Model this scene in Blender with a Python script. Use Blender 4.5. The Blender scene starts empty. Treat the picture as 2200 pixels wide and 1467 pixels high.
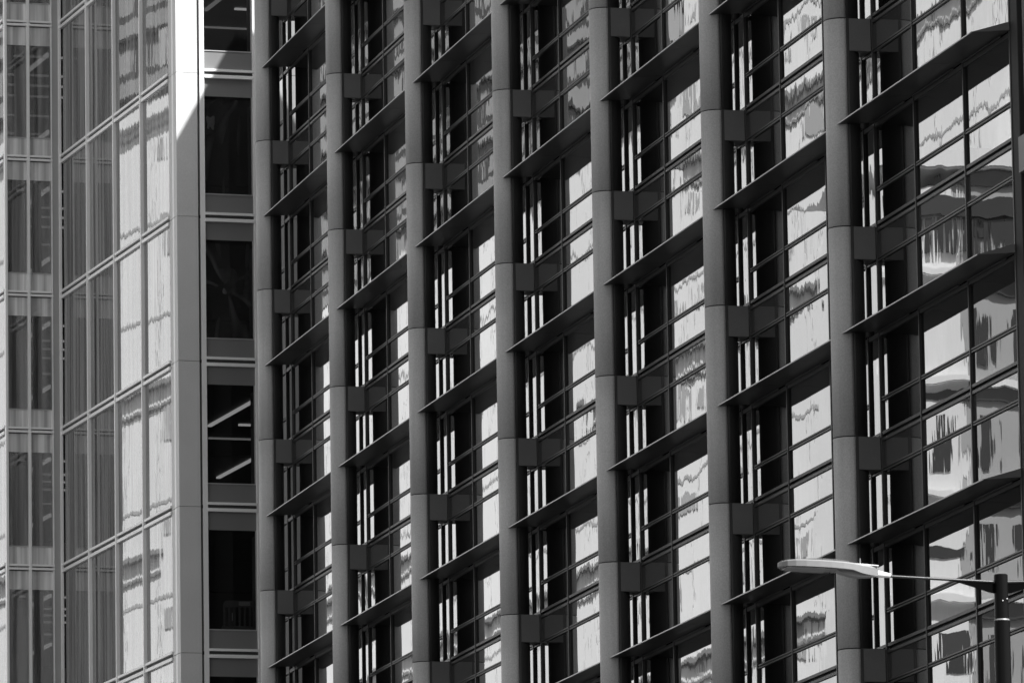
import bpy, bmesh, math, random
from mathutils import Vector, Matrix
random.seed(7)
sc = bpy.context.scene
COL = sc.collection
R = math.radians

# ---------------------------------------------------------------- camera
cam = bpy.data.cameras.new("camera")
cam_o = bpy.data.objects.new("camera", cam)
COL.objects.link(cam_o)
cam.sensor_width = 36.0
cam.lens = 15437.8 / 2200 * 36.0
cam_o.location = (0.0, -37.5596, 1.6)
cam_o.rotation_euler = (1.7292469, 0.0156856, 1.3408326)
cam.clip_start = 1.0
cam.clip_end = 5000.0
cam.dof.use_dof = True
cam.dof.focus_distance = 105.0
cam.dof.aperture_fstop = 0.2526 / 0.012
sc.camera = cam_o

# ---------------------------------------------------------------- sky, sun, exposure
SUN = Vector((1.0, 1.0, 1.75)).normalized()
world = bpy.data.worlds.new("World")
sc.world = world
world.use_nodes = True
wn = world.node_tree.nodes
wl = world.node_tree.links
sky = wn.new("ShaderNodeTexSky")
sky.sky_type = 'NISHITA'
sky.sun_disc = False
sky.sun_elevation = math.asin(SUN.z)
sky.sun_rotation = math.atan2(SUN.x, SUN.y)
sky.air_density = 1.0
sky.dust_density = 2.0
bw = wn.new("ShaderNodeRGBToBW")
wl.new(sky.outputs[0], bw.inputs[0])
wl.new(bw.outputs[0], wn["Background"].inputs[0])
wn["Background"].inputs[1].default_value = 0.10

sun = bpy.data.lights.new("sun", 'SUN')
sun.energy = 5.0
sun.angle = R(0.53)
sun.color = (1.0, 1.0, 1.0)
sun_o = bpy.data.objects.new("sun", sun)
COL.objects.link(sun_o)
sun_o.location = (0, 0, 120)
sun_o.rotation_euler = SUN.to_track_quat('Z', 'Y').to_euler()

sc.view_settings.view_transform = 'Standard'
sc.view_settings.look = 'None'
sc.view_settings.gamma = 1.0
sc.view_settings.exposure = 1.2
sc.view_settings.use_curve_mapping = False
sc.render.engine = 'CYCLES'
sc.cycles.max_bounces = 8
sc.cycles.glossy_bounces = 6
sc.cycles.transparent_max_bounces = 8
sc.cycles.caustics_reflective = False
sc.cycles.caustics_refractive = False
sc.cycles.sample_clamp_indirect = 6.0
try:
    sc.cycles.use_denoising = True
except Exception:
    pass

# ---------------------------------------------------------------- materials
def newmat(name):
    m = bpy.data.materials.new(name)
    m.use_nodes = True
    nt = m.node_tree
    for n in list(nt.nodes):
        if n.type != 'OUTPUT_MATERIAL':
            nt.nodes.remove(n)
    out = [n for n in nt.nodes if n.type == 'OUTPUT_MATERIAL'][0]
    return m, nt, out

def solid(name, v, rough=0.5, metal=0.0, var=0.12, scale=6.0, grain=0.0, bump=0.0, spec=0.5, streak=0.0):
    """grey surface with mottling (var), fine grain and vertical rain streaks"""
    m, nt, out = newmat(name)
    N, Lk = nt.nodes, nt.links
    p = N.new("ShaderNodeBsdfPrincipled")
    p.inputs["Roughness"].default_value = rough
    p.inputs["Metallic"].default_value = metal
    p.inputs["Specular IOR Level"].default_value = spec
    tc = N.new("ShaderNodeTexCoord")
    info = N.new("ShaderNodeObjectInfo")
    add = N.new("ShaderNodeVectorMath"); add.operation = 'ADD'
    mul = N.new("ShaderNodeMath"); mul.operation = 'MULTIPLY'; mul.inputs[1].default_value = 37.0
    Lk.new(info.outputs["Random"], mul.inputs[0])
    Lk.new(tc.outputs["Object"], add.inputs[0])
    Lk.new(mul.outputs[0], add.inputs[1])
    no = N.new("ShaderNodeTexNoise"); no.inputs["Scale"].default_value = scale * 0.2
    no.inputs["Detail"].default_value = 5.0
    Lk.new(add.outputs[0], no.inputs["Vector"])
    mr = N.new("ShaderNodeMapRange")
    mr.inputs["From Min"].default_value = 0.25; mr.inputs["From Max"].default_value = 0.75
    mr.inputs["To Min"].default_value = 1 - var; mr.inputs["To Max"].default_value = 1 + var
    Lk.new(no.outputs["Fac"], mr.inputs["Value"])
    last = mr.outputs[0]
    def times(sock, lo, hi):
        nonlocal last
        r2 = N.new("ShaderNodeMapRange")
        r2.inputs["From Min"].default_value = 0.3; r2.inputs["From Max"].default_value = 0.7
        r2.inputs["To Min"].default_value = lo; r2.inputs["To Max"].default_value = hi
        Lk.new(sock, r2.inputs["Value"])
        mm = N.new("ShaderNodeMath"); mm.operation = 'MULTIPLY'
        Lk.new(last, mm.inputs[0]); Lk.new(r2.outputs[0], mm.inputs[1])
        last = mm.outputs[0]
    if grain:
        g = N.new("ShaderNodeTexNoise"); g.inputs["Scale"].default_value = 38.0
        g.inputs["Detail"].default_value = 2.0
        Lk.new(add.outputs[0], g.inputs["Vector"])
        times(g.outputs["Fac"], 1 - grain, 1 + grain)
    if streak:
        mp = N.new("ShaderNodeMapping"); mp.inputs["Scale"].default_value = (5.0, 5.0, 0.22)
        Lk.new(add.outputs[0], mp.inputs[0])
        s = N.new("ShaderNodeTexNoise"); s.inputs["Scale"].default_value = 1.0; s.inputs["Detail"].default_value = 3.0
        Lk.new(mp.outputs[0], s.inputs["Vector"])
        times(s.outputs["Fac"], 1 - streak, 1 + streak)
    vm = N.new("ShaderNodeMath"); vm.operation = 'MULTIPLY'; vm.inputs[1].default_value = v
    Lk.new(last, vm.inputs[0])
    cb = N.new("ShaderNodeCombineColor")
    for i in range(3):
        Lk.new(vm.outputs[0], cb.inputs[i])
    Lk.new(cb.outputs[0], p.inputs["Base Color"])
    if bump:
        b = N.new("ShaderNodeBump"); b.inputs["Distance"].default_value = bump
        g2 = N.new("ShaderNodeTexNoise"); g2.inputs["Scale"].default_value = 22.0
        Lk.new(add.outputs[0], g2.inputs["Vector"])
        Lk.new(g2.outputs["Fac"], b.inputs["Height"]); Lk.new(b.outputs[0], p.inputs["Normal"])
    Lk.new(p.outputs[0], out.inputs[0])
    return m

def glass(name, ior, base, streak=0.0, amp_fine=1.0, amp_big=1.0, see=0.0, tint=1.0, fine_scale=(4.0, 4.0, 0.8)):
    """coated window glass: Fresnel mirror with roller-wave distortion over a dark pane (or, with see, a clear one)"""
    m, nt, out = newmat(name)
    N, Lk = nt.nodes, nt.links
    tc = N.new("ShaderNodeTexCoord")
    info = N.new("ShaderNodeObjectInfo")
    mul = N.new("ShaderNodeMath"); mul.operation = 'MULTIPLY'; mul.inputs[1].default_value = 91.0
    add = N.new("ShaderNodeVectorMath"); add.operation = 'ADD'
    Lk.new(info.outputs["Random"], mul.inputs[0])
    Lk.new(tc.outputs["Object"], add.inputs[0]); Lk.new(mul.outputs[0], add.inputs[1])
    def wave(scale, height, detail):
        mp = N.new("ShaderNodeMapping"); mp.inputs["Scale"].default_value = scale
        Lk.new(add.outputs[0], mp.inputs[0])
        t = N.new("ShaderNodeTexNoise"); t.inputs["Scale"].default_value = 1.0
        t.inputs["Detail"].default_value = detail
        Lk.new(mp.outputs[0], t.inputs["Vector"])
        q = N.new("ShaderNodeMath"); q.operation = 'MULTIPLY'; q.inputs[1].default_value = height
        Lk.new(t.outputs["Fac"], q.inputs[0])
        return q.outputs[0]
    a = wave(fine_scale, 0.0003 * amp_fine, 1.5)
    b = wave((0.55, 0.55, 0.75), 0.0022 * amp_big, 0.0)
    c = wave((1.3, 1.3, 1.9), 0.0005 * amp_big, 0.0)
    s1 = N.new("ShaderNodeMath"); s1.operation = 'ADD'; Lk.new(a, s1.inputs[0]); Lk.new(b, s1.inputs[1])
    s2 = N.new("ShaderNodeMath"); s2.operation = 'ADD'; Lk.new(s1.outputs[0], s2.inputs[0]); Lk.new(c, s2.inputs[1])
    bp = N.new("ShaderNodeBump"); bp.inputs["Distance"].default_value = 1.0; bp.inputs["Strength"].default_value = 1.0
    Lk.new(s2.outputs[0], bp.inputs["Height"])
    gl = N.new("ShaderNodeBsdfGlossy"); gl.inputs["Roughness"].default_value = 0.0
    gl.inputs["Color"].default_value = (tint, tint, tint, 1)
    Lk.new(bp.outputs[0], gl.inputs["Normal"])
    fr = N.new("ShaderNodeFresnel"); fr.inputs["IOR"].default_value = ior
    mix = N.new("ShaderNodeMixShader")
    Lk.new(fr.outputs[0], mix.inputs[0])
    df = N.new("ShaderNodeBsdfDiffuse"); df.inputs["Color"].default_value = (base, base, base, 1)
    if streak:  # vertical streaks of a reflection, painted into the diffuse colour
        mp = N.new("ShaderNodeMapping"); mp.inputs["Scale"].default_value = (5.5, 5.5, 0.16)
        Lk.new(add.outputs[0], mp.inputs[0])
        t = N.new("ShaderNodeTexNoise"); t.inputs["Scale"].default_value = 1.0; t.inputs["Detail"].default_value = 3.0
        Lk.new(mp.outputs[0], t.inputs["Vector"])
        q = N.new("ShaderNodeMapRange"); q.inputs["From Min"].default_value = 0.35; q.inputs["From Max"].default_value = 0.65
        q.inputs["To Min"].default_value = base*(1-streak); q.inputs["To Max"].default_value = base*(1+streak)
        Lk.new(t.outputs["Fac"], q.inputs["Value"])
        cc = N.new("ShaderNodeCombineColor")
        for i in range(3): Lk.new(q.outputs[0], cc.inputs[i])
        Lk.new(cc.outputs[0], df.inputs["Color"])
    under = df.outputs[0]
    if see:
        tr = N.new("ShaderNodeBsdfTransparent"); tr.inputs["Color"].default_value = (see, see, see, 1)
        m2 = N.new("ShaderNodeMixShader"); m2.inputs[0].default_value = 0.9 if base < 0.05 else 0.62
        Lk.new(df.outputs[0], m2.inputs[1]); Lk.new(tr.outputs[0], m2.inputs[2])
        under = m2.outputs[0]
    Lk.new(under, mix.inputs[1]); Lk.new(gl.outputs[0], mix.inputs[2])
    Lk.new(mix.outputs[0], out.inputs[0])
    return m

def emit(name, s):
    m, nt, out = newmat(name)
    e = nt.nodes.new("ShaderNodeEmission"); e.inputs[1].default_value = s
    nt.links.new(e.outputs[0], out.inputs[0])
    return m

def film(name, dens, v):
    m, nt, out = newmat(name)
    N, Lk = nt.nodes, nt.links
    d = N.new("ShaderNodeBsdfPrincipled"); d.inputs["Base Color"].default_value = (v, v, v, 1)
    d.inputs["Roughness"].default_value = 0.25
    t = N.new("ShaderNodeBsdfTransparent")
    lw = N.new("ShaderNodeLayerWeight"); lw.inputs[0].default_value = dens
    mx = N.new("ShaderNodeMixShader")
    ma = N.new("ShaderNodeMath"); ma.operation = 'MULTIPLY_ADD'; ma.inputs[1].default_value = 2.2; ma.inputs[2].default_value = 0.08; ma.use_clamp = True
    Lk.new(lw.outputs["Facing"], ma.inputs[0]); Lk.new(ma.outputs[0], mx.inputs[0]); Lk.new(t.outputs[0], mx.inputs[1]); Lk.new(d.outputs[0], mx.inputs[2])
    Lk.new(mx.outputs[0], out.inputs[0])
    return m

M = dict(
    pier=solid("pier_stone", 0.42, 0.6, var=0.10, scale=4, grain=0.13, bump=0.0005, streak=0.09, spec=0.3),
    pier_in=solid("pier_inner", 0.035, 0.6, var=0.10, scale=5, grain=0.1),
    bracket=solid("bracket_metal", 0.12, 0.5, var=0.12, grain=0.05),
    joint=solid("joint_shadow_gap", 0.03, 0.9, var=0.05),
    frame=solid("window_frame_metal", 0.032, 0.45, metal=0.0, var=0.06, spec=0.3),
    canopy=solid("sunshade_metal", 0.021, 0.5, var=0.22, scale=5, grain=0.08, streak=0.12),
    edge=solid("sunshade_edge_highlight", 0.30, 0.35, var=0.06),  # paler than the panels: sky highlight along the edge put into colour
    back=solid("facade_backing", 0.02, 0.8, var=0.05),
    vision=glass("vision_glass", 2.25, 0.006, amp_fine=0.8, amp_big=1.15),
    slim=glass("slim_glass", 2.25, 0.006, amp_fine=2.2, amp_big=2.2),
    spandrel=glass("spandrel_glass", 2.15, 0.04, amp_fine=1.0, amp_big=1.0),
    stone=solid("tower_stone", 0.60, 0.6, var=0.05, scale=4, grain=0.07, bump=0.0004),
    tmetal=solid("tower_metal", 0.82, 0.38, var=0.05, spec=0.6),
    tmetal2=solid("tower_metal_dark", 0.36, 0.4, var=0.05, spec=0.6),
    tgroove=solid("tower_groove", 0.05, 0.8, var=0.05),
    tband=glass("tower_band_glass", 1.3, 0.19, amp_fine=1.0, amp_big=1.0),
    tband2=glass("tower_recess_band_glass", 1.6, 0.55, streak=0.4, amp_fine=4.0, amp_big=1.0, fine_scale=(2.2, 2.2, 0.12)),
    tglass=glass("tower_clear_glass", 1.5, 0.045, amp_fine=1.0, amp_big=0.6, see=0.75),
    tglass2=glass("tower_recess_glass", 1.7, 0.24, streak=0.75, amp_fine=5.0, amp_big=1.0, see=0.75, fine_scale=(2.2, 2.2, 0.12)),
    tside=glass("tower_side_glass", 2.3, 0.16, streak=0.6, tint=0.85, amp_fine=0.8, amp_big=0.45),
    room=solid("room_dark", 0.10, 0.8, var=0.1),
    lamp=emit("lit_tube", 0.22),
    glowdim=emit("dim_glow", 0.08),  # dim tube, also the weak glow put on the ceiling rails
    plastic=film("plastic_film", 0.4, 0.85),
    crumple=solid("crumpled_paper", 0.9, 0.7, var=0.1),
    curtain=solid("curtain_cloth", 0.75, 0.8, var=0.1, streak=0.2),
    barrier=solid("barrier_plastic", 0.28, 0.5),
    sign=solid("white_board", 0.8, 0.5, var=0.03),
    lamp_paint=solid("lamp_grey_paint", 0.16, 0.45, var=0.05, grain=0.04),
    lamp_alu=solid("lamp_aluminium", 0.75, 0.3, var=0.04),
    lamp_lens=solid("lamp_lens", 0.34, 0.12, var=0.2, scale=30),
    lamp_dark=solid("lamp_dark_seal", 0.03, 0.5),
    black=solid("pole_black_paint", 0.004, 0.35, var=0.1, spec=0.08),
    arm_black=solid("arm_black_paint", 0.01, 0.25, var=0.1, spec=0.6),
    gusset=solid("gusset_black_paint", 0.003, 0.6, var=0.1, spec=0.0),
    asphalt=solid("asphalt", 0.06, 0.85, var=0.2, grain=0.2),
    paving=solid("paving", 0.13, 0.8, var=0.15, grain=0.1),
    w_white=solid("opposite_white_panel", 0.80, 0.6, var=0.10, scale=0.35, streak=0.05),
    w_grey=solid("opposite_grey_panel", 0.40, 0.6, var=0.08, scale=1.0),
    w_dark=solid("opposite_dark_glass", 0.04, 0.1, var=0.1, spec=0.8),
    w_mid=solid("opposite_mid_panel", 0.22, 0.6, var=0.1, scale=1.0),
)

# ---------------------------------------------------------------- helpers
def box(bm, x0, x1, y0, y1, z0, z1):
    vs = [bm.verts.new(v) for v in ((x0,y0,z0),(x1,y0,z0),(x1,y1,z0),(x0,y1,z0),(x0,y0,z1),(x1,y0,z1),(x1,y1,z1),(x0,y1,z1))]
    for f in ((0,3,2,1),(4,5,6,7),(0,1,5,4),(1,2,6,5),(2,3,7,6),(3,0,4,7)):
        bm.faces.new([vs[i] for i in f])

def prism(bm, pts, axis, a, b):
    """extrude a polygon given in the two other axes, from a to b along axis (0,1,2)"""
    def mk(p, t):
        if axis == 0: return (t, p[0], p[1])
        if axis == 1: return (p[0], t, p[1])
        return (p[0], p[1], t)
    A_ = [bm.verts.new(mk(p, a)) for p in pts]
    B_ = [bm.verts.new(mk(p, b)) for p in pts]
    n = len(pts)
    bm.faces.new(A_); bm.faces.new(list(reversed(B_)))
    for i in range(n):
        j = (i + 1) % n
        bm.faces.new((A_[j], A_[i], B_[i], B_[j]))

def tube(bm, p0, p1, r0, r1, seg=20):
    p0, p1 = Vector(p0), Vector(p1)
    d = (p1 - p0).normalized()
    q = d.to_track_quat('Z', 'Y')
    a = [bm.verts.new(p0 + q @ Vector((r0*math.cos(t), r0*math.sin(t), 0))) for t in [2*math.pi*i/seg for i in range(seg)]]
    b = [bm.verts.new(p1 + q @ Vector((r1*math.cos(t), r1*math.sin(t), 0))) for t in [2*math.pi*i/seg for i in range(seg)]]
    for i in range(seg):
        j = (i+1) % seg
        bm.faces.new((a[i], a[j], b[j], b[i])).smooth = True
    bm.faces.new([bm.verts.new(v.co) for v in reversed(a)]); bm.faces.new([bm.verts.new(v.co) for v in b])

def mesh(name, bm, mat):
    bmesh.ops.recalc_face_normals(bm, faces=bm.faces)
    me = bpy.data.meshes.new(name)
    bm.to_mesh(me); bm.free()
    me.materials.append(mat)
    return me

def put(name, me, parent=None, loc=(0,0,0), rot=(0,0,0)):
    o = bpy.data.objects.new(name, me)
    COL.objects.link(o)
    o.parent = parent
    o.location = loc
    o.rotation_euler = rot
    return o

def make(name, mat, fn, parent=None, loc=(0,0,0), rot=(0,0,0)):
    bm = bmesh.new(); fn(bm)
    return put(name, mesh(name, bm, mat), parent, loc, rot)

_boxes = {}
def boxpart(name, mat, x0, x1, y0, y1, z0, z1, parent=None, bevel=0.0, rot=(0,0,0)):
    """box part, origin at its centre, meshes of equal size shared"""
    sx, sy, sz = round(x1-x0, 4), round(y1-y0, 4), round(z1-z0, 4)
    key = (name, mat.name, sx, sy, sz, bevel)
    if key not in _boxes:
        bm = bmesh.new(); box(bm, -sx/2, sx/2, -sy/2, sy/2, -sz/2, sz/2)
        if bevel:
            bmesh.ops.bevel(bm, geom=bm.edges[:], offset=bevel, segments=1, affect='EDGES')
        _boxes[key] = mesh(name, bm, mat)
    return put(name, _boxes[key], parent, ((x0+x1)/2, (y0+y1)/2, (z0+z1)/2), rot)

def thing(name, label, cat, loc=(0,0,0), rotz=0.0, group=None):
    o = bpy.data.objects.new(name, None); COL.objects.link(o)
    o.location = loc; o.rotation_euler = (0, 0, rotz)
    o["label"] = label; o["category"] = cat
    if group: o["group"] = group
    return o

def structure(o):
    o["kind"] = "structure"; return o

# ---------------------------------------------------------------- ground
structure(make("ground", M['paving'], lambda b: box(b, -1500, 1500, -1500, 1500, -0.5, 0.0)))
structure(make("road", M['asphalt'], lambda b: box(b, -700, 300, -30, -8, -0.1, 0.004)))
structure(make("kerb", M['paving'], lambda b: (box(b, -185, 300, -8, -7.7, -0.1, 0.13), box(b, -700, 300, -30.3, -30, -0.1, 0.13))))

# ================================================================ OFFICE BUILDING
Z0, H, B = 25.03, 4.0, 9.2155
P = lambda k: -183.7215 + (k - 1) * B
office = thing("office_building", "dark office block with seven tall rounded piers, sunshades and mirror glass", "building", (-155, 0, 0))
OX = -155.0
def X(x): return x - OX          # building parts are placed relative to the Empty

COLS = [(-0.75, 0.0), (0.0, 2.65), (2.65, 5.82), (5.82, 8.4655)]
MULL = [-0.75, 0.0, 2.65, 5.82]

def levels_for(x):
    zmin = 1.6 + 0.116 * abs(x) - 3.2
    zmax = 1.6 + 0.214 * abs(x) + 3.2
    return zmin, zmax

def pane(name, mat, x0, x1, z0, z1, parent, px):
    t = random.gauss(0, 0.00055), random.gauss(0, 0.0005)
    o = boxpart(name, mat, x0, x1, -0.012, 0.012, z0, z1, parent, rot=(t[0], 0, t[1]))
    o.location.x -= px
    return o

bays = list(range(0, 8))
for k in bays:
    px = P(k)
    zlo, zhi = levels_for(px + 4)
    n0 = math.floor((zlo - Z0) / H); n1 = math.ceil((zhi - Z0) / H)
    za, zb = Z0 + n0*H + 1.97, Z0 + n1*H + 1.97
    zb = min(zb, 44.4)
    if k == 0: zb = 40.9
    xa, xb = -0.75, 8.4655
    if k == 0: xa = 5.79
    if k == 7: xb = 8.70
    bay = make("facade_bay", M['back'], lambda b: box(b, xa, xb, 0.05, 0.28, za, zb), office, (X(px), 0, 0))
    # mullions
    for i, mx in enumerate(MULL):
        if mx < xa: continue
        boxpart("mullion", M['frame'], mx-0.028, mx+0.028, -0.062, 0.03, za, zb, bay, bevel=0.006)
    if k == 7:
        boxpart("mullion", M['frame'], 8.70-0.03, 8.70+0.03, -0.062, 0.03, za, zb, bay, bevel=0.006)
    # cells between canopies
    cols = COLS if k < 7 else COLS[:3] + [(5.82, 8.70)]
    for n in range(n0, n1):
        zc = Z0 + n*H + 1.97                     # sunshade level below
        L = Z0 + (n+1)*H                         # floor level above it
        rows = [("window_pane", 'vision', zc+0.02, L-4+4-4+0.0)]
        top = Z0 + (n+1)*H + 1.97
        if top > 44.5 or (k == 0 and top > 41): continue
        # transoms
        def bars(zs, xs0, xs1, nm="transom"):
            def f(b):
                for z0_, z1_ in zs:
                    box(b, xs0, xs1, -0.047, 0.02, z0_, z1_)
            key = (nm, tuple(round(a-zs[0][0], 4) for q in zs for a in q), round(xs1-xs0, 3))
            if key not in _boxes:
                bm = bmesh.new()
                base = zs[0][0]; cx = (xs0+xs1)/2
                for z0_, z1_ in zs:
                    box(bm, xs0-cx, xs1-cx, -0.047, 0.02, z0_-base, z1_-base)
                _boxes[key] = mesh(nm, bm, M['frame'])
            put(nm, _boxes[key], bay, ((xs0+xs1)/2, 0, zs[0][0]))
        bars([(L-0.088, L-0.032), (L+0.030, L+0.088)], xa, xb, "floor_transom")
        bars([(L-0.668, L-0.640), (L-0.618, L-0.590)], xa, xb)
        for c0, c1 in cols[1:]:
            if c0 >= xa:
                bars([(L+0.663, L+0.691), (L+0.713, L+0.741)], c0+0.03, c1-0.03, "window_transom")
        bars([(top-0.07, top+0.012)], xa, xb, "head_bar")
        for ci, (c0, c1) in enumerate(cols):
            if c0 < xa: continue
            e = 0.03
            a0, a1 = c0+e, c1-e
            if ci == 0:
                pane("slim_pane", M['slim'], a0, a1, L+0.09, top-0.08, bay, 0)
                pane("slim_pane", M['slim'], a0, a1, L-0.60, L-0.08, bay, 0)
                pane("slim_pane", M['slim'], a0, a1, zc+0.0, L-0.66, bay, 0)
            else:
                pane("window_pane", M['vision'], a0, a1, L+0.73, top-0.08, bay, 0)
                pane("window_pane", M['vision'], a0, a1, L+0.09, L+0.67, bay, 0)
                pane("spandrel_pane", M['spandrel'], a0, a1, L-0.60, L-0.08, bay, 0)
                pane("window_pane", M['vision'], a0, a1, zc+0.0, L-0.66, bay, 0)

# sunshades: wedge section, three panels each
def shade_panel_mesh(length, tip):
    bm = bmesh.new()
    pts = [(-0.065, 0.03), (-0.065, 0.19), (-0.752, -0.012), (-0.752, -0.028)]
    prism(bm, pts, 0, 0.0, length)
    return mesh("shade_panel", bm, M['canopy'])
_sp = {}
for k in range(1, 8):
    px = P(k)
    zlo, zhi = levels_for(px + 4)
    for n in range(math.floor((zlo-Z0)/H), math.ceil((zhi-Z0)/H)):
        z = Z0 + n*H + 1.97
        if z > 44 or (k == 0 and z > 40.8): continue
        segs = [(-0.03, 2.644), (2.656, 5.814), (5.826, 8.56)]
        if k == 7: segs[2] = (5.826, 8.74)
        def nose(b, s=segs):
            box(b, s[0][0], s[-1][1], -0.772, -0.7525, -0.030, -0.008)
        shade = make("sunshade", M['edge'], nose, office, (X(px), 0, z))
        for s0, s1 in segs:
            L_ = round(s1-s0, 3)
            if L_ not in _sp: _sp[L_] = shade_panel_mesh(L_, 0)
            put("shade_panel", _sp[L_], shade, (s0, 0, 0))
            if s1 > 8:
                make("lit_end_face", M['bracket'], lambda b, e=s1: prism(b, [(-0.066, 0.035), (-0.066, 0.186), (-0.745, -0.013), (-0.745, -0.022)], 0, e+0.001, e+0.006), shade)  # pale plate over the wedge end; the light it catches is in its colour
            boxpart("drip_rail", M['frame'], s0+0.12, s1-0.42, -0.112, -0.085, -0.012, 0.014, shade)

# piers
RP = 0.333
def shell_mesh(r, rin, a0, a1, z0, z1, mat, name, seg=20):
    bm = bmesh.new()
    ring = []
    for i in range(seg+1):
        t = a0 + (a1-a0)*i/seg
        c, s = math.cos(t), math.sin(t)
        ring.append([bm.verts.new((r*c, r*s, z0)), bm.verts.new((r*c, r*s, z1)), bm.verts.new((rin*c, rin*s, z1)), bm.verts.new((rin*c, rin*s, z0))])
    for i in range(seg):
        a, b = ring[i], ring[i+1]
        for j in range(4):
            f = bm.faces.new((a[j], b[j], b[(j+1)%4], a[(j+1)%4]))
            if j == 0: f.smooth = True
    bm.faces.new(ring[0]); bm.faces.new(list(reversed(ring[-1])))
    return mesh(name, bm, mat)
clad_me = shell_mesh(RP, RP-0.03, R(-180), R(0), 0.012, H-0.012, M['pier'], "pier_cladding")
inner_me = shell_mesh(RP-0.006, RP-0.03, R(1.2), R(178.8), 0.0, H, M['pier_in'], "inner_cladding")  # back half coloured darker, shade towards the glass put into the colour
for k in range(1, 8):
    cx, cy = P(k) - RP, -0.557
    zlo, zhi = levels_for(P(k))
    n0 = math.floor((zlo-Z0)/H); n1 = math.ceil((zhi-Z0)/H)
    pier = make("pier", M['joint'], lambda b: tube(b, (0, 0, 0), (0, 0, 46.0), RP-0.032, RP-0.032, 24), office, (X(cx), cy, 0))
    for n in range(n0, n1+1):
        if Z0+n*H+H > 47: continue
        put("pier_cladding", clad_me, pier, (0, 0, Z0+n*H))
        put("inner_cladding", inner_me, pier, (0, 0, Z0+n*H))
        boxpart("bracket", M['bracket'], -0.30, RP-0.012, 0.02, 0.557-0.066, Z0+n*H-0.632, Z0+n*H-0.004, pier, bevel=0.008)

# end of the glazed bays: jamb, recess, spandrel bands of the next stretch
ex = P(7) + 8.74
zl, zh = 10.0, 33.0
boxpart("end_jamb", M['back'], X(ex), X(ex+0.40), -0.045, 0.3, zl, zh, office, bevel=0.01)
rec = boxpart("recess_wall", M['back'], X(ex+0.41), X(ex+4.0), 0.12, 0.3, zl, zh, office)
for n in range(-4, 3):
    zz = Z0 + n*H
    boxpart("spandrel_band", M['bracket'], X(ex+0.46), X(ex+4.0), -0.10, 0.1, zz-0.66, zz-0.01, office, bevel=0.01)
boxpart("side_pilaster", M['pier_in'], X(ex+0.80), X(ex+1.3), -0.08, 0.115, zl, zh, office, bevel=0.02)

# bulk of the block behind the glass, roof edge; link and roof block added for the tower's shade
make("building_core", M['back'], lambda b: box(b, X(-184.3), X(-60), 0.32, 30, 0, 46.0), office)
make("added_link", M['back'], lambda b: box(b, X(-188.6), X(-184.32), 0.32, 30, 0, 40.9), office)  # unseen, added for shade on the tower, top kept under the shadow line
make("shadow_block", M['frame'], lambda b: box(b, X(-184.3), X(-150), 6.1, 28, 46.01, 52.2), office)  # unseen block, added so its edge casts the diagonal shadow on the tower
make("parapet", M['frame'], lambda b: box(b, X(-184.3), X(-60), -0.9, 0.5, 44.6, 46.02), office)
make("lower_facade", M['back'], lambda b: box(b, X(-184.3), X(-119), 0.29, 0.315, 0, 44.5), office)

# ================================================================ TOWER
YAW = R(4.0)
tower = thing("glass_tower", "pale stone and glass tower stepping back at the far left behind the first pier", "building", (-190.35, -1.85, 0), YAW)
TL = 36.131
SIDE = 13.38
DW = 1.68                       # width of the recessed bay
lv = [TL + 4*n for n in range(-4, 4)]
t_lo, t_hi = TL - 4*5 + 0.05, TL + 4*3 + 0.0

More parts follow.
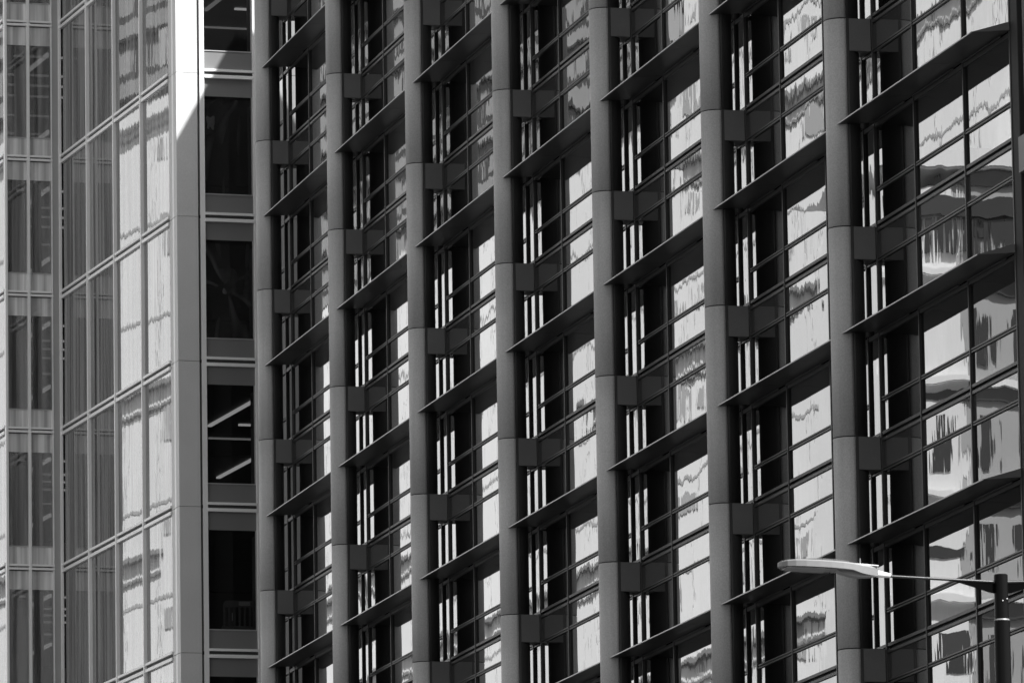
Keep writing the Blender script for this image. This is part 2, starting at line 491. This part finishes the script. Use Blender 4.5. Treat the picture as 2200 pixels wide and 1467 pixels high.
make("tower_wall", M['stone'], lambda b: (box(b, -1.6, -0.02, 2.46, 9, 0, 62), box(b, -1.6, -0.02, 0.005, 2.46, TL+12.1, 62), box(b, -1.6, -0.02, 0.005, 2.46, 0, 15),
     box(b, -SIDE, -1.6, 0.005, 9, TL+12.1, 62), box(b, -SIDE, -1.6, 0.005, 9, 0, 15), box(b, -33, -SIDE-0.01, -DW, 9, TL+12.1, 62), box(b, -33, -SIDE-0.01, -DW, 9, 0, 15),
     box(b, -33, -1.61, 8.8, 9, 15, TL+12.1), box(b, -33.2, -33, -DW, 9, 15, TL+12.1)), tower)
make("pillar_core", M['tgroove'], lambda b: (box(b, -0.6, -0.03, 0.03, 0.64, 15, TL+12.1), box(b, -0.5, -0.05, 2.27, 2.5, 15, TL+12.1)), tower)
for L in lv:
    boxpart("stone_panel", M['stone'], -0.30, 0.0, 0.0, 0.60, L-4+0.006, L-0.006, tower, bevel=0.004)
    # side cladding strips of the pillar
    boxpart("corner_strip", M['tmetal'], -0.47, -0.31, -0.004, 0.2, L-4+0.006, L-0.006, tower, bevel=0.004)
    boxpart("corner_strip", M['tmetal2'], -0.86, -0.48, 0.012, 0.2, L-4+0.006, L-0.006, tower, bevel=0.004)
    # window jambs
    boxpart("window_jamb", M['tmetal'], -0.16, 0.012, 0.665, 0.80, L-4-0.03, L+0.06-0.09, tower, bevel=0.004)
    boxpart("window_jamb", M['tmetal'], -0.16, 0.012, 2.18, 2.262, L-4-0.03, L-0.03, tower, bevel=0.004)
    # sill and head bars
    boxpart("window_sill", M['tmetal'], -0.15, 0.03, 0.80, 2.18, L-4+0.062, L-4+0.132, tower, bevel=0.004)
    boxpart("window_head", M['tmetal'], -0.15, 0.03, 0.80, 2.18, L-0.122, L-0.03, tower, bevel=0.004)
    boxpart("shadow_gap", M['tgroove'], -0.15, -0.03, 0.66, 2.26, L-4-0.029, L-4+0.061, tower)
    boxpart("band_pane", M['tband'], -0.10, -0.07, 0.80, 2.18, L-0.62, L-0.123, tower)
    boxpart("band_pane", M['tband'], -0.10, -0.07, 0.80, 2.18, L-4+0.133, L-4+0.64, tower)
    boxpart("glazing_bead", M['tmetal2'], -0.10, -0.05, 0.80, 2.18, L-4+0.641, L-4+0.668, tower)
    boxpart("glazing_bead", M['tmetal2'], -0.12, -0.05, 2.145, 2.18, L-4+0.669, L-0.622, tower)
    boxpart("window_pane", M['tglass'], -0.10, -0.08, 0.80, 2.145, L-4+0.669, L-0.622, tower)

# side face towards the street
SM = [-0.86, -3.85, -6.95, -10.1, -SIDE]
for L in lv:
    for i in range(4):
        x1, x0 = SM[i], SM[i+1]
        if i == 3: x0 += 0.10
        w = [random.gauss(0, 0.0004), 0, random.gauss(0, 0.0004)]
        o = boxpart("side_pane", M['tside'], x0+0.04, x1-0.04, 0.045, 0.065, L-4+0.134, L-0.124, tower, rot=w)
    boxpart("side_sill", M['tmetal'], -SIDE+0.02, -0.87, -0.03, 0.07, L-4+0.062, L-4+0.132, tower, bevel=0.004)
    boxpart("side_head", M['tmetal'], -SIDE+0.02, -0.87, -0.03, 0.07, L-0.122, L-0.03, tower, bevel=0.004)
    boxpart("side_gap", M['tgroove'], -SIDE+0.02, -0.87, 0.03, 0.07, L-4-0.029, L-4+0.061, tower)
for i in range(1, 4):
    boxpart("side_mullion", M['tmetal'], SM[i]-0.04, SM[i]+0.04, -0.055, 0.07, t_lo, t_hi, tower, bevel=0.006)

# recessed face looking down the street
RX = -SIDE
boxpart("recess_corner", M['tmetal2'], RX-0.2, RX+0.0, -0.25, -0.075, t_lo, t_hi, tower, bevel=0.01)
boxpart("recess_corner", M['tmetal'], RX-0.2, RX+0.05, -0.072, 0.02, t_lo, t_hi, tower, bevel=0.01)
boxpart("recess_corner", M['tmetal'], RX-0.2, RX+0.02, -0.285, -0.252, t_lo, t_hi, tower, bevel=0.004)
RC = [(-0.93, -0.287), (-1.605, -1.01)]
boxpart("recess_mullion", M['tmetal'], RX-0.12, RX+0.05, -1.01, -0.93, t_lo, t_hi, tower, bevel=0.006)
boxpart("recess_mullion", M['tmetal'], RX-0.12, RX+0.05, -DW, -1.605, t_lo, t_hi, tower, bevel=0.006)
for L in lv:
    for y0, y1 in RC:
        w = (0, random.gauss(0, 0.002), random.gauss(0, 0.002))
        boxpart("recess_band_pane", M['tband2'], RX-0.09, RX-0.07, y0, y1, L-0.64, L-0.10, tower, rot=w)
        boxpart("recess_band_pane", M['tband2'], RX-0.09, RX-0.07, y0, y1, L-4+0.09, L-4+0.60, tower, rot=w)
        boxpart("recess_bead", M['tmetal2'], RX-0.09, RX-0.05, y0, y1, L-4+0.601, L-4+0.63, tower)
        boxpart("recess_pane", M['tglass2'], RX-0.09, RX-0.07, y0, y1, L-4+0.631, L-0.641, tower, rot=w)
    for y0, y1 in ((-1.605, -1.01), (-0.93, -0.25)):
        boxpart("recess_sill", M['tmetal'], RX-0.1, RX+0.035, y0, y1, L-4+0.03, L-4+0.088, tower, bevel=0.003)
        boxpart("recess_head", M['tmetal'], RX-0.1, RX+0.035, y0, y1, L-0.075, L-0.012, tower, bevel=0.003)
# second side face beyond
for L in lv:
    for i in range(4):
        x1 = RX - 0.12 - i*3.1
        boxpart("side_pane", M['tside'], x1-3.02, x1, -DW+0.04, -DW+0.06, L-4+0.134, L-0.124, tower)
    boxpart("side_sill", M['tmetal'], RX-12.5, RX-0.121, -DW-0.03, -DW+0.06, L-4+0.062, L-4+0.132, tower)
    boxpart("side_head", M['tmetal'], RX-12.5, RX-0.121, -DW-0.03, -DW+0.06, L-0.122, L-0.03, tower)
for i in range(5):
    boxpart("side_mullion", M['tmetal'], RX-0.12-i*3.1-0.04, RX-0.12-i*3.1+0.04, -DW-0.05, -DW+0.06, t_lo, t_hi, tower) if i else None

# floors and rooms
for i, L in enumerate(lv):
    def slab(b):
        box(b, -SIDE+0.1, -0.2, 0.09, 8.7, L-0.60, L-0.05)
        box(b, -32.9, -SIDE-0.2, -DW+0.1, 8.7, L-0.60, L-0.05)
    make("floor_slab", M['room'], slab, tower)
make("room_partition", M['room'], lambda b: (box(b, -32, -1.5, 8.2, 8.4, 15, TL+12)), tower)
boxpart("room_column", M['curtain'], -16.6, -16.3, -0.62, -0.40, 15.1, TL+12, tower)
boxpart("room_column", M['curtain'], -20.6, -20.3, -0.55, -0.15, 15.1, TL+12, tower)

def strip(name, mat, x0, x1, y0, y1, z):
    return boxpart(name, mat, x0, x1, y0, y1, z-0.05, z, tower)
for i, L in enumerate(lv):
    zc = L - 0.62
    lit_front = L in (lv[3], lv[6])
    if lit_front:
        strip("ceiling_light", M['lamp'] if L == lv[3] else M['glowdim'], -7.4, -2.3, 2.76, 2.88, zc)
        strip("ceiling_light", M['lamp'], -17.5, -13.0, 5.70, 5.82, zc)
        strip("glowing_rail", M['glowdim'], -9.72, -9.66, 3.4, 5.2, zc)  # rail glows weakly in place of light falling on it
        strip("ceiling_light", M['lamp'], -7.06, -6.96, 3.58, 3.98, zc)
    if i > 1:
        strip("ceiling_light", M['lamp'], -18.2, -14.45, -0.15, -0.0, zc)
        strip("ceiling_light", M['lamp'], -30.1, -26.2, 2.70, 2.86, zc)
        for xx in (-15.0, -17.74, -19.27, -20.92, -23.93, -26.84):
            strip("glowing_rail", M['glowdim'], xx-0.05, xx+0.05, -1.0, 2.6, zc)  # weak glow stands in for lit ceiling edges

# drapes behind the recessed panes (vertical folds)
def drape_mesh(w, h, folds, depth, seed):
    rnd = random.Random(seed)
    bm = bmesh.new()
    n = folds*6
    ph = rnd.random()*6
    cols = []
    for i in range(n+1):
        y = w*i/n
        x = depth*math.sin(2*math.pi*folds*i/n + ph + 0.8*math.sin(i*0.7)) 
        cols.append((bm.verts.new((x*0.6, y, 0)), bm.verts.new((x*0.9, y*0.93+0.02, h*0.5)), bm.verts.new((x, y, h))))
    for i in range(n):
        for j in range(2):
            bm.faces.new((cols[i][j], cols[i+1][j], cols[i+1][j+1], cols[i][j+1])).smooth = True
    return mesh("drape", bm, M['curtain'])
for i, L in enumerate(lv):
    for y0, w, f in ((-1.58, 0.34, 3), (-0.80, 0.30, 3), (-1.02, 0.14, 1)):
        if random.random() < 0.8:
            put("drape", drape_mesh(w, 2.72, f, 0.04, i*7+f), tower, (RX-0.35, y0, L-3.37))
put("drape", drape_mesh(0.6, 1.9, 4, 0.04, 99), tower, (RX-0.25, -1.6, lv[1]-2.55))

# loose things seen in the rooms behind the stacked windows
def sheet(seed, w, h, knots):
    rnd = random.Random(seed)
    bm = bmesh.new()
    nx, nz = 26, 40
    kx, kz = knots
    g = []
    for i in range(nx+1):
        row = []
        for j in range(nz+1):
            y, z = w*i/nx, h*j/nz
            dy, dz = y-kx, z-kz
            a = math.atan2(dz, dy); r = math.hypot(dy, dz)
            x = 0.06*math.sin(a*5+seed+1.7*math.sin(a*2+seed))*min(1, r*2) + 0.03*math.sin(a*13+2*seed+2*math.sin(3*a))*min(1, r) + 0.02*math.sin(y*14+seed) - 0.15*max(0, 1-r*1.5)
            row.append(bm.verts.new((-x, y, z)))
        g.append(row)
    for i in range(nx):
        for j in range(nz):
            bm.faces.new((g[i][j], g[i+1][j], g[i+1][j+1], g[i][j+1])).smooth = True
    return bm
def in_tower(lx, ly, z):
    c, s = math.cos(YAW), math.sin(YAW)
    return (-190.35 + lx*c - ly*s, -1.85 + lx*s + ly*c, z)
def loose(name, bm, mat, label, cat, lx, ly, z):
    o = put(name, mesh(name, bm, mat), None, in_tower(lx, ly, z), (0, 0, YAW))
    o["label"] = label; o["category"] = cat
    return o
loose("plastic_sheet", sheet(1.3, 1.36, 2.65, (0.62, 1.35)), M['plastic'], "creased clear plastic sheet gathered to a knot behind the second full tower window", "plastic sheet", -0.30, 0.80, lv[3]-3.33+0.02+4)
loose("plastic_sheet", sheet(4.1, 1.36, 2.65, (1.3, 3.2)), M['plastic'], "plastic sheet sweeping in long curved folds behind the highest full tower window", "plastic sheet", -0.30, 0.80, lv[4]-3.33+0.02+4)
def blob(s, seed):
    bm = bmesh.new(); bmesh.ops.create_icosphere(bm, subdivisions=3, radius=s)
    rnd = random.Random(seed)
    for v in bm.verts:
        v.co *= 1 + 0.45*math.sin(v.co.y*38+seed)*math.cos(v.co.z*31+seed*2)
        v.co.z *= 1.5; v.co.x *= 0.4
    return bm
loose("crumpled_paper", blob(0.055, 2), M['crumple'], "small pale crumpled wad at the knot of the creased plastic sheet", "paper", -0.19, 1.37, lv[3]-3.33+1.30+4)
loose("crumpled_paper", blob(0.12, 5), M['crumple'], "pale crumpled wad hanging in the upper left of the highest full tower window", "paper", -0.22, 1.03, lv[4]-3.33+2.0+4)

# crowd barrier
bar = thing("crowd_barrier", "grey plastic crowd barrier standing in the dark room behind the lowest full tower window", "barrier", in_tower(-0.55, 1.28, lv[2]-3.38), YAW)
def bar_body(b):
    prism(b, [(0.0, 0.12), (0.05, 0.20), (1.2, 0.20), (1.2, 0.08), (0.04, 0.08)], 0, -0.03, 0.03)
    prism(b, [(0.06, 0.72), (0.10, 0.86), (0.16, 0.90), (1.2, 0.90), (1.2, 0.72)], 0, -0.03, 0.03)
    for i in range(8):
        box(b, -0.02, 0.02, 0.07+i*0.145, 0.12+i*0.145, 0.2, 0.72)
make("barrier_body", M['barrier'], bar_body, bar)
make("barrier_foot", M['barrier'], lambda b: (box(b, -0.2, 0.2, 0.12, 0.22, 0, 0.079), box(b, -0.2, 0.2, 0.85, 0.95, 0, 0.079)), bar)
boxpart("reflective_plate", M['sign'], 0.032, 0.04, 0.50, 0.82, 0.76, 0.87, bar)
boxpart("white_strap", M['sign'], 0.032, 0.04, 0.30, 0.33, 0.34, 0.56, bar)

# ================================================================ ACROSS THE STREET (seen mirrored in the glass)
def facade_block(name, label, cx, cy, rot, length, depth, height, wall, glassm, storey, bayw, wh, ww, band=None, joints=True, z_from=0):
    t = thing(name, label, "building", (cx, cy, 0), rot)
    # local: facade on +y side at y=0, x from 0..length
    make("wall", wall, lambda b: box(b, 0, length, -depth, 0, 0, height), t)
    ns = int((height-2)/storey); nb = int(length/bayw)
    if wh > 0:
        def wins(b):
            for s in range(ns):
                z = 1.0 + s*storey + (storey-wh)/2
                if z < z_from: continue
                for q in range(nb):
                    x = q*bayw + (bayw-ww)/2
                    box(b, x, x+ww, 0.0, 0.03, z, z+wh)
        o = make("window_band", glassm, wins, t); o["kind"] = "stuff"
    if joints:
        def jn(b):
            for s in range(ns*2):
                z = 1.0+s*storey/2
                if z < z_from: continue
                box(b, 0, length, 0.035, 0.05, z, z+0.10)
            for q in range(1, nb*2):
                box(b, q*bayw/2, q*bayw/2+0.08, 0.035, 0.05, z_from, height-1)
        o = make("panel_joint", M['w_mid'], jn, t); o["kind"] = "stuff"
    if band:
        def bd(b):
            for s in range(ns):
                z = 1.0+s*storey
                if z < z_from: continue
                box(b, -0.3, length+0.3, 0.0, 0.6, z-0.5, z+0.5)
        o = make("floor_band", band, bd, t); o["kind"] = "stuff"
    make("cornice", wall, lambda b: box(b, -0.4, length+0.4, -depth-0.4, 0.5, height, height+1.0), t)
    return t
# long white block, facade towards +y (slightly turned)
wb = thing("white_block", "long white panelled building across the street, mirrored in the middle bays", "building", (-300, -45, 0), R(-1.5))
make("wall", M['w_white'], lambda b: (box(b, -260, -96.01, -22, 0, 0, 67.2), box(b, -96, -12, -22, 0, 0, 65), box(b, -11.99, 34, -22, 0, 0, 71.5)), wb)
make("cornice", M['w_white'], lambda b: (box(b, -260.3, -96.02, -22.3, 0.5, 67.2, 67.8), box(b, -95.9, -12.1, -22.3, 0.5, 65, 65.6), box(b, -11.9, 34.3, -22.3, 0.5, 71.5, 72.3)), wb)
def wj(b):
    for s in range(1, 16):
        box(b, -260, 34, 0.0, 0.03, s*4.4-1.5, s*4.4-1.34)
    for q in range(0, 66):
        box(b, -259+q*4.5, -259+q*4.5+0.14, 0.0, 0.025, 1, 64.9)
o = make("panel_joint", M['w_grey'], wj, wb); o["kind"] = "stuff"
def ww_(b):
    rnd = random.Random(3)
    for s in range(3, 16):
        for q in range(0, 12):
            x = -20 + q*4.5
            if x > 30: continue
            if rnd.random() < 0.6:
                w0 = rnd.choice((0.7, 1.1, 2.2))
                box(b, x+0.5, x+0.5+w0, 0.035, 0.06, s*4.4+1.4, s*4.4+rnd.choice((2.4, 3.2)))
o = make("window_strip", M['w_grey'], ww_, wb); o["kind"] = "stuff"
def ledges(b):
    for x0, x1, z in ((-120, -62, 31), (-90, -20, 44.6), (-60, 34, 38.2), (-30, 34, 52.4), (-12, 34, 60.9), (-200, -110, 57.5), (-160, -60, 50)):
        box(b, x0, x1, 0.035, 0.35, z, z+0.22)
        box(b, x0, x1, 0.035, 0.12, z-0.9, z-0.75)
o = make("ledge", M['w_mid'], ledges, wb); o["kind"] = "stuff"

# grey block standing nearer, facing up the street: mirrored in the last bay
gb = thing("grey_block", "grey office building with dark window bands, mirrored in the last bay by the lamp", "building", (-258, -38.2, 0), R(-90))
make("wall", M['w_white'], lambda b: box(b, 0, 2.9, -10, 0, 0, 50.2), gb)
make("wing_wall", M['w_grey'], lambda b: box(b, 2.91, 24, -10, -0.05, 0, 51), gb)
make("cornice", M['w_white'], lambda b: box(b, -0.3, 24.3, -10.3, 0.5, 51.01, 51.7), gb)
def gwin(b):
    rnd = random.Random(11)
    for s in range(0, 12):
        z = 1.5 + s*4.15
        for q in range(0, 15):
            x = 0.35 + q*1.55
            if x < 2.6 and rnd.random() < 0.3: continue
            w0 = rnd.choice((0.35, 0.6, 0.9))
            box(b, x, x+w0, -0.02, 0.05, z+rnd.choice((0.6, 1.1)), z+2.6)
        box(b, 2.95, 24, -0.03, 0.12, z+3.2, z+3.75)
    box(b, 0, 24, 0.051, 0.3, 49.1, 49.8)
    for q in range(32):
        box(b, q*0.75, q*0.75+0.4, 0.051, 0.2, 47.6, 49.0)
    box(b, 0, 3, 0.001, 0.06, 42.0, 42.3); box(b, 0, 3, 0.001, 0.06, 36.2, 36.6)
o = make("window_strip", M['w_dark'], gwin, gb); o["kind"] = "stuff"
def gled(b):
    for s in range(0, 12):
        box(b, 0, 24, 0.13, 0.4, 1.5+s*4.15+3.76, 1.5+s*4.15+4.0)
o = make("ledge", M['w_white'], gled, gb); o["kind"] = "stuff"
# dark towers rising behind the white block
db = facade_block("dark_tower", "tall dark glazed tower with pale floor bands, mirrored high in the first bays", -470, -52, R(-20), 130, 40, 150, M['w_dark'], M['w_mid'], 4.0, 5.0, 1.6, 3.4, band=M['w_mid'], joints=False, z_from=60)
db.location = (-560, -62, 0); db.rotation_euler = (0, 0, R(-12))
cb_ = facade_block("distant_tower", "pale concrete tower with regular windows, mirrored above the lamp", -330, -95, R(-30), 40, 30, 96, M['w_grey'], M['w_dark'], 3.8, 4.0, 1.9, 2.4, band=M['w_white'], joints=False, z_from=40)
cb_.location = (-345, -75, 0); cb_.rotation_euler = (0, 0, R(-50))
# block behind the viewer, mirrored in the recessed tower face
bb = facade_block("rear_block", "pale ribbed building beyond the viewer, mirrored faintly in the recessed tower windows", 210, -90, R(60), 110, 30, 60, M['w_grey'], M['w_dark'], 4.0, 6.0, 2.6, 3.0, joints=False)
bb.location = (230, -110, 0); bb.rotation_euler = (0, 0, R(105))

# ================================================================ STREET LAMP
LX, LY = -53.0, -21.145
lampo = thing("street_lamp", "slim black street lamp post with a pale grey luminaire on its long arm", "street lamp", (LX, LY, 0))
make("pole", M['black'], lambda b: (tube(b, (0,0,0), (0,0,8.195), 0.085, 0.062, 32), tube(b, (0,0,8.205), (0,0,8.55), 0.0555, 0.054, 32), tube(b, (0,0,8.55), (0,0,8.556), 0.054, 0.047, 32)), lampo)
make("pole_ring", M['lamp_paint'], lambda b: tube(b, (0,0,8.195), (0,0,8.206), 0.0625, 0.0565, 32), lampo)
def bolts(b):
    for zz, yy in ((8.345, -0.005), (8.36, 0.03), (7.98, -0.02)):
        tube(b, (0.05, yy, zz), (0.058, yy, zz), 0.005, 0.004, 10)
make("bolt", M['lamp_alu'], bolts, lampo)
def arm(sgn):
    a = make("arm", M['arm_black'], lambda b: tube(b, (0, sgn*0.04, 8.494), (0, sgn*0.90, 8.529), 0.0125, 0.0105, 20), lampo)
    pts = [(sgn*0.05, 8.49), (sgn*0.05, 8.405), (sgn*0.09, 8.412), (sgn*0.16, 8.434), (sgn*0.24, 8.458), (sgn*0.31, 8.478), (sgn*0.38, 8.496), (sgn*0.38, 8.502)]
    make("gusset", M['gusset'], lambda b: prism(b, pts, 0, -0.006, 0.006), a)
def lumi(sgn):
    # body follows y outward; stations: (y, half width, z top, z bottom of skirt)
    st = [(1.000, 0.045, 8.601, 8.524), (1.06, 0.060, 8.606, 8.528), (1.14, 0.085, 8.613, 8.540), (1.22, 0.115, 8.619, 8.562), (1.30, 0.140, 8.624, 8.566),
          (1.40, 0.152, 8.629, 8.571), (1.50, 0.156, 8.633, 8.575), (1.60, 0.152, 8.636, 8.579), (1.68, 0.136, 8.638, 8.582), (1.74, 0.105, 8.636, 8.585), (1.775, 0.062, 8.628, 8.588), (1.788, 0.02, 8.618, 8.590)]
    def body(b):
        rings = []
        for (y, hw, zt, zb) in st:
            h = zt-zb
            sec = [(-hw, zb), (-hw*1.0, zt-h*0.22), (-hw*0.93, zt-h*0.05), (-hw*0.7, zt), (hw*0.7, zt), (hw*0.93, zt-h*0.05), (hw, zt-h*0.22), (hw, zb)]
            rings.append([b.verts.new((x, sgn*y*1.0, z)) for x, z in sec])
        for i in range(len(rings)-1):
            for j in range(7):
                f = b.faces.new((rings[i][j], rings[i+1][j], rings[i+1][j+1], rings[i][j+1])); f.smooth = False
            b.faces.new((rings[i][7], rings[i+1][7], rings[i+1][0], rings[i][0]))
        b.faces.new(rings[0]); b.faces.new(list(reversed(rings[-1])))
    lo = make("luminaire", M['lamp_paint'], body, lampo)
    # belly under the neck
    def belly(b):
        pts = [(sgn*1.003, 8.525), (sgn*1.05, 8.516), (sgn*1.13, 8.512), (sgn*1.21, 8.520), (sgn*1.30, 8.545), (sgn*1.33, 8.566), (sgn*1.2, 8.56), (sgn*1.1, 8.535)]
        prism(b, pts, 0, -0.05, 0.05)
    make("gear_cover", M['lamp_paint'], belly, lo)
    def lens(b):
        pts = []
        for (y, hw, zt, zb) in st:
            if 1.33 < y < 1.76: pts.append((y, hw-0.025, zb))
        a = [b.verts.new((hw, sgn*y, zb-0.010)) for y, hw, zb in pts] + [b.verts.new((-hw, sgn*y, zb-0.010)) for y, hw, zb in reversed(pts)]
        c = [b.verts.new((hw, sgn*y, zb+0.012)) for y, hw, zb in pts] + [b.verts.new((-hw, sgn*y, zb+0.012)) for y, hw, zb in reversed(pts)]
        b.faces.new(a); b.faces.new(list(reversed(c)))
        n = len(a)
        for i in range(n):
            b.faces.new((a[i], a[(i+1)%n], c[(i+1)%n], c[i]))
    make("lens", M['lamp_lens'], lens, lo)
    def rim(b):
        pts = []
        for (y, hw, zt, zb) in st:
            if 1.31 < y < 1.765: pts.append((y, hw-0.012, zb))
        a = [b.verts.new((hw, sgn*y, zb-0.005)) for y, hw, zb in pts] + [b.verts.new((-hw, sgn*y, zb-0.005)) for y, hw, zb in reversed(pts)]
        c = [b.verts.new((hw, sgn*y, zb+0.010)) for y, hw, zb in pts] + [b.verts.new((-hw, sgn*y, zb+0.010)) for y, hw, zb in reversed(pts)]
        b.faces.new(a); b.faces.new(list(reversed(c)))
        n = len(a)
        for i in range(n):
            b.faces.new((a[i], a[(i+1)%n], c[(i+1)%n], c[i]))
    make("lens_rim", M['lamp_dark'], rim, lo)
    def seal(b):
        for i in range(34):
            y = 1.345+i*0.0125
            k = min(range(len(st)), key=lambda q: abs(st[q][0]-y))
            hw = st[k][1]-0.02; zb = st[k][3]
            box(b, hw-0.004, hw+0.004, sgn*y-0.003, sgn*y+0.003, zb-0.006, zb+0.004)
            box(b, -hw-0.004, -hw+0.004, sgn*y-0.003, sgn*y+0.003, zb-0.012, zb+0.004)
    make("lens_clip", M['lamp_dark'], seal, lo)
    def fins(b):
        for i in range(30):
            y = 1.25+i*0.0142
            z = 8.620+0.012*(y-1.2)/0.6
            hgt = 0.018*math.sin(math.pi*min(1, max(0, (i+1)/31)))**0.6
            box(b, -0.09, 0.09, sgn*y-0.003, sgn*y+0.003, z, z+0.006+hgt)
    make("cooling_fin", M['lamp_paint'], fins, lo)
    make("lid_edge", M['lamp_alu'], lambda b: prism(b, [(sgn*1.0, 8.600), (sgn*1.0, 8.606), (sgn*1.27, 8.626), (sgn*1.27, 8.620)], 0, -0.06, 0.06), lo)
    make("adapter", M['lamp_alu'], lambda b: tube(b, (0, sgn*1.0, 8.546), (0, sgn*0.893, 8.533), 0.029, 0.0165, 24), lo)
    make("sensor_post", M['lamp_paint'], lambda b: (tube(b, (0, sgn*1.131, 8.612), (0, sgn*1.131, 8.62), 0.012, 0.010, 12), tube(b, (0, sgn*1.131, 8.62), (0, sgn*1.131, 8.664), 0.0045, 0.0045, 10)), lo)
arm(-1); lumi(-1)
arm(1); lumi(1)

for o in [office]:
    pass
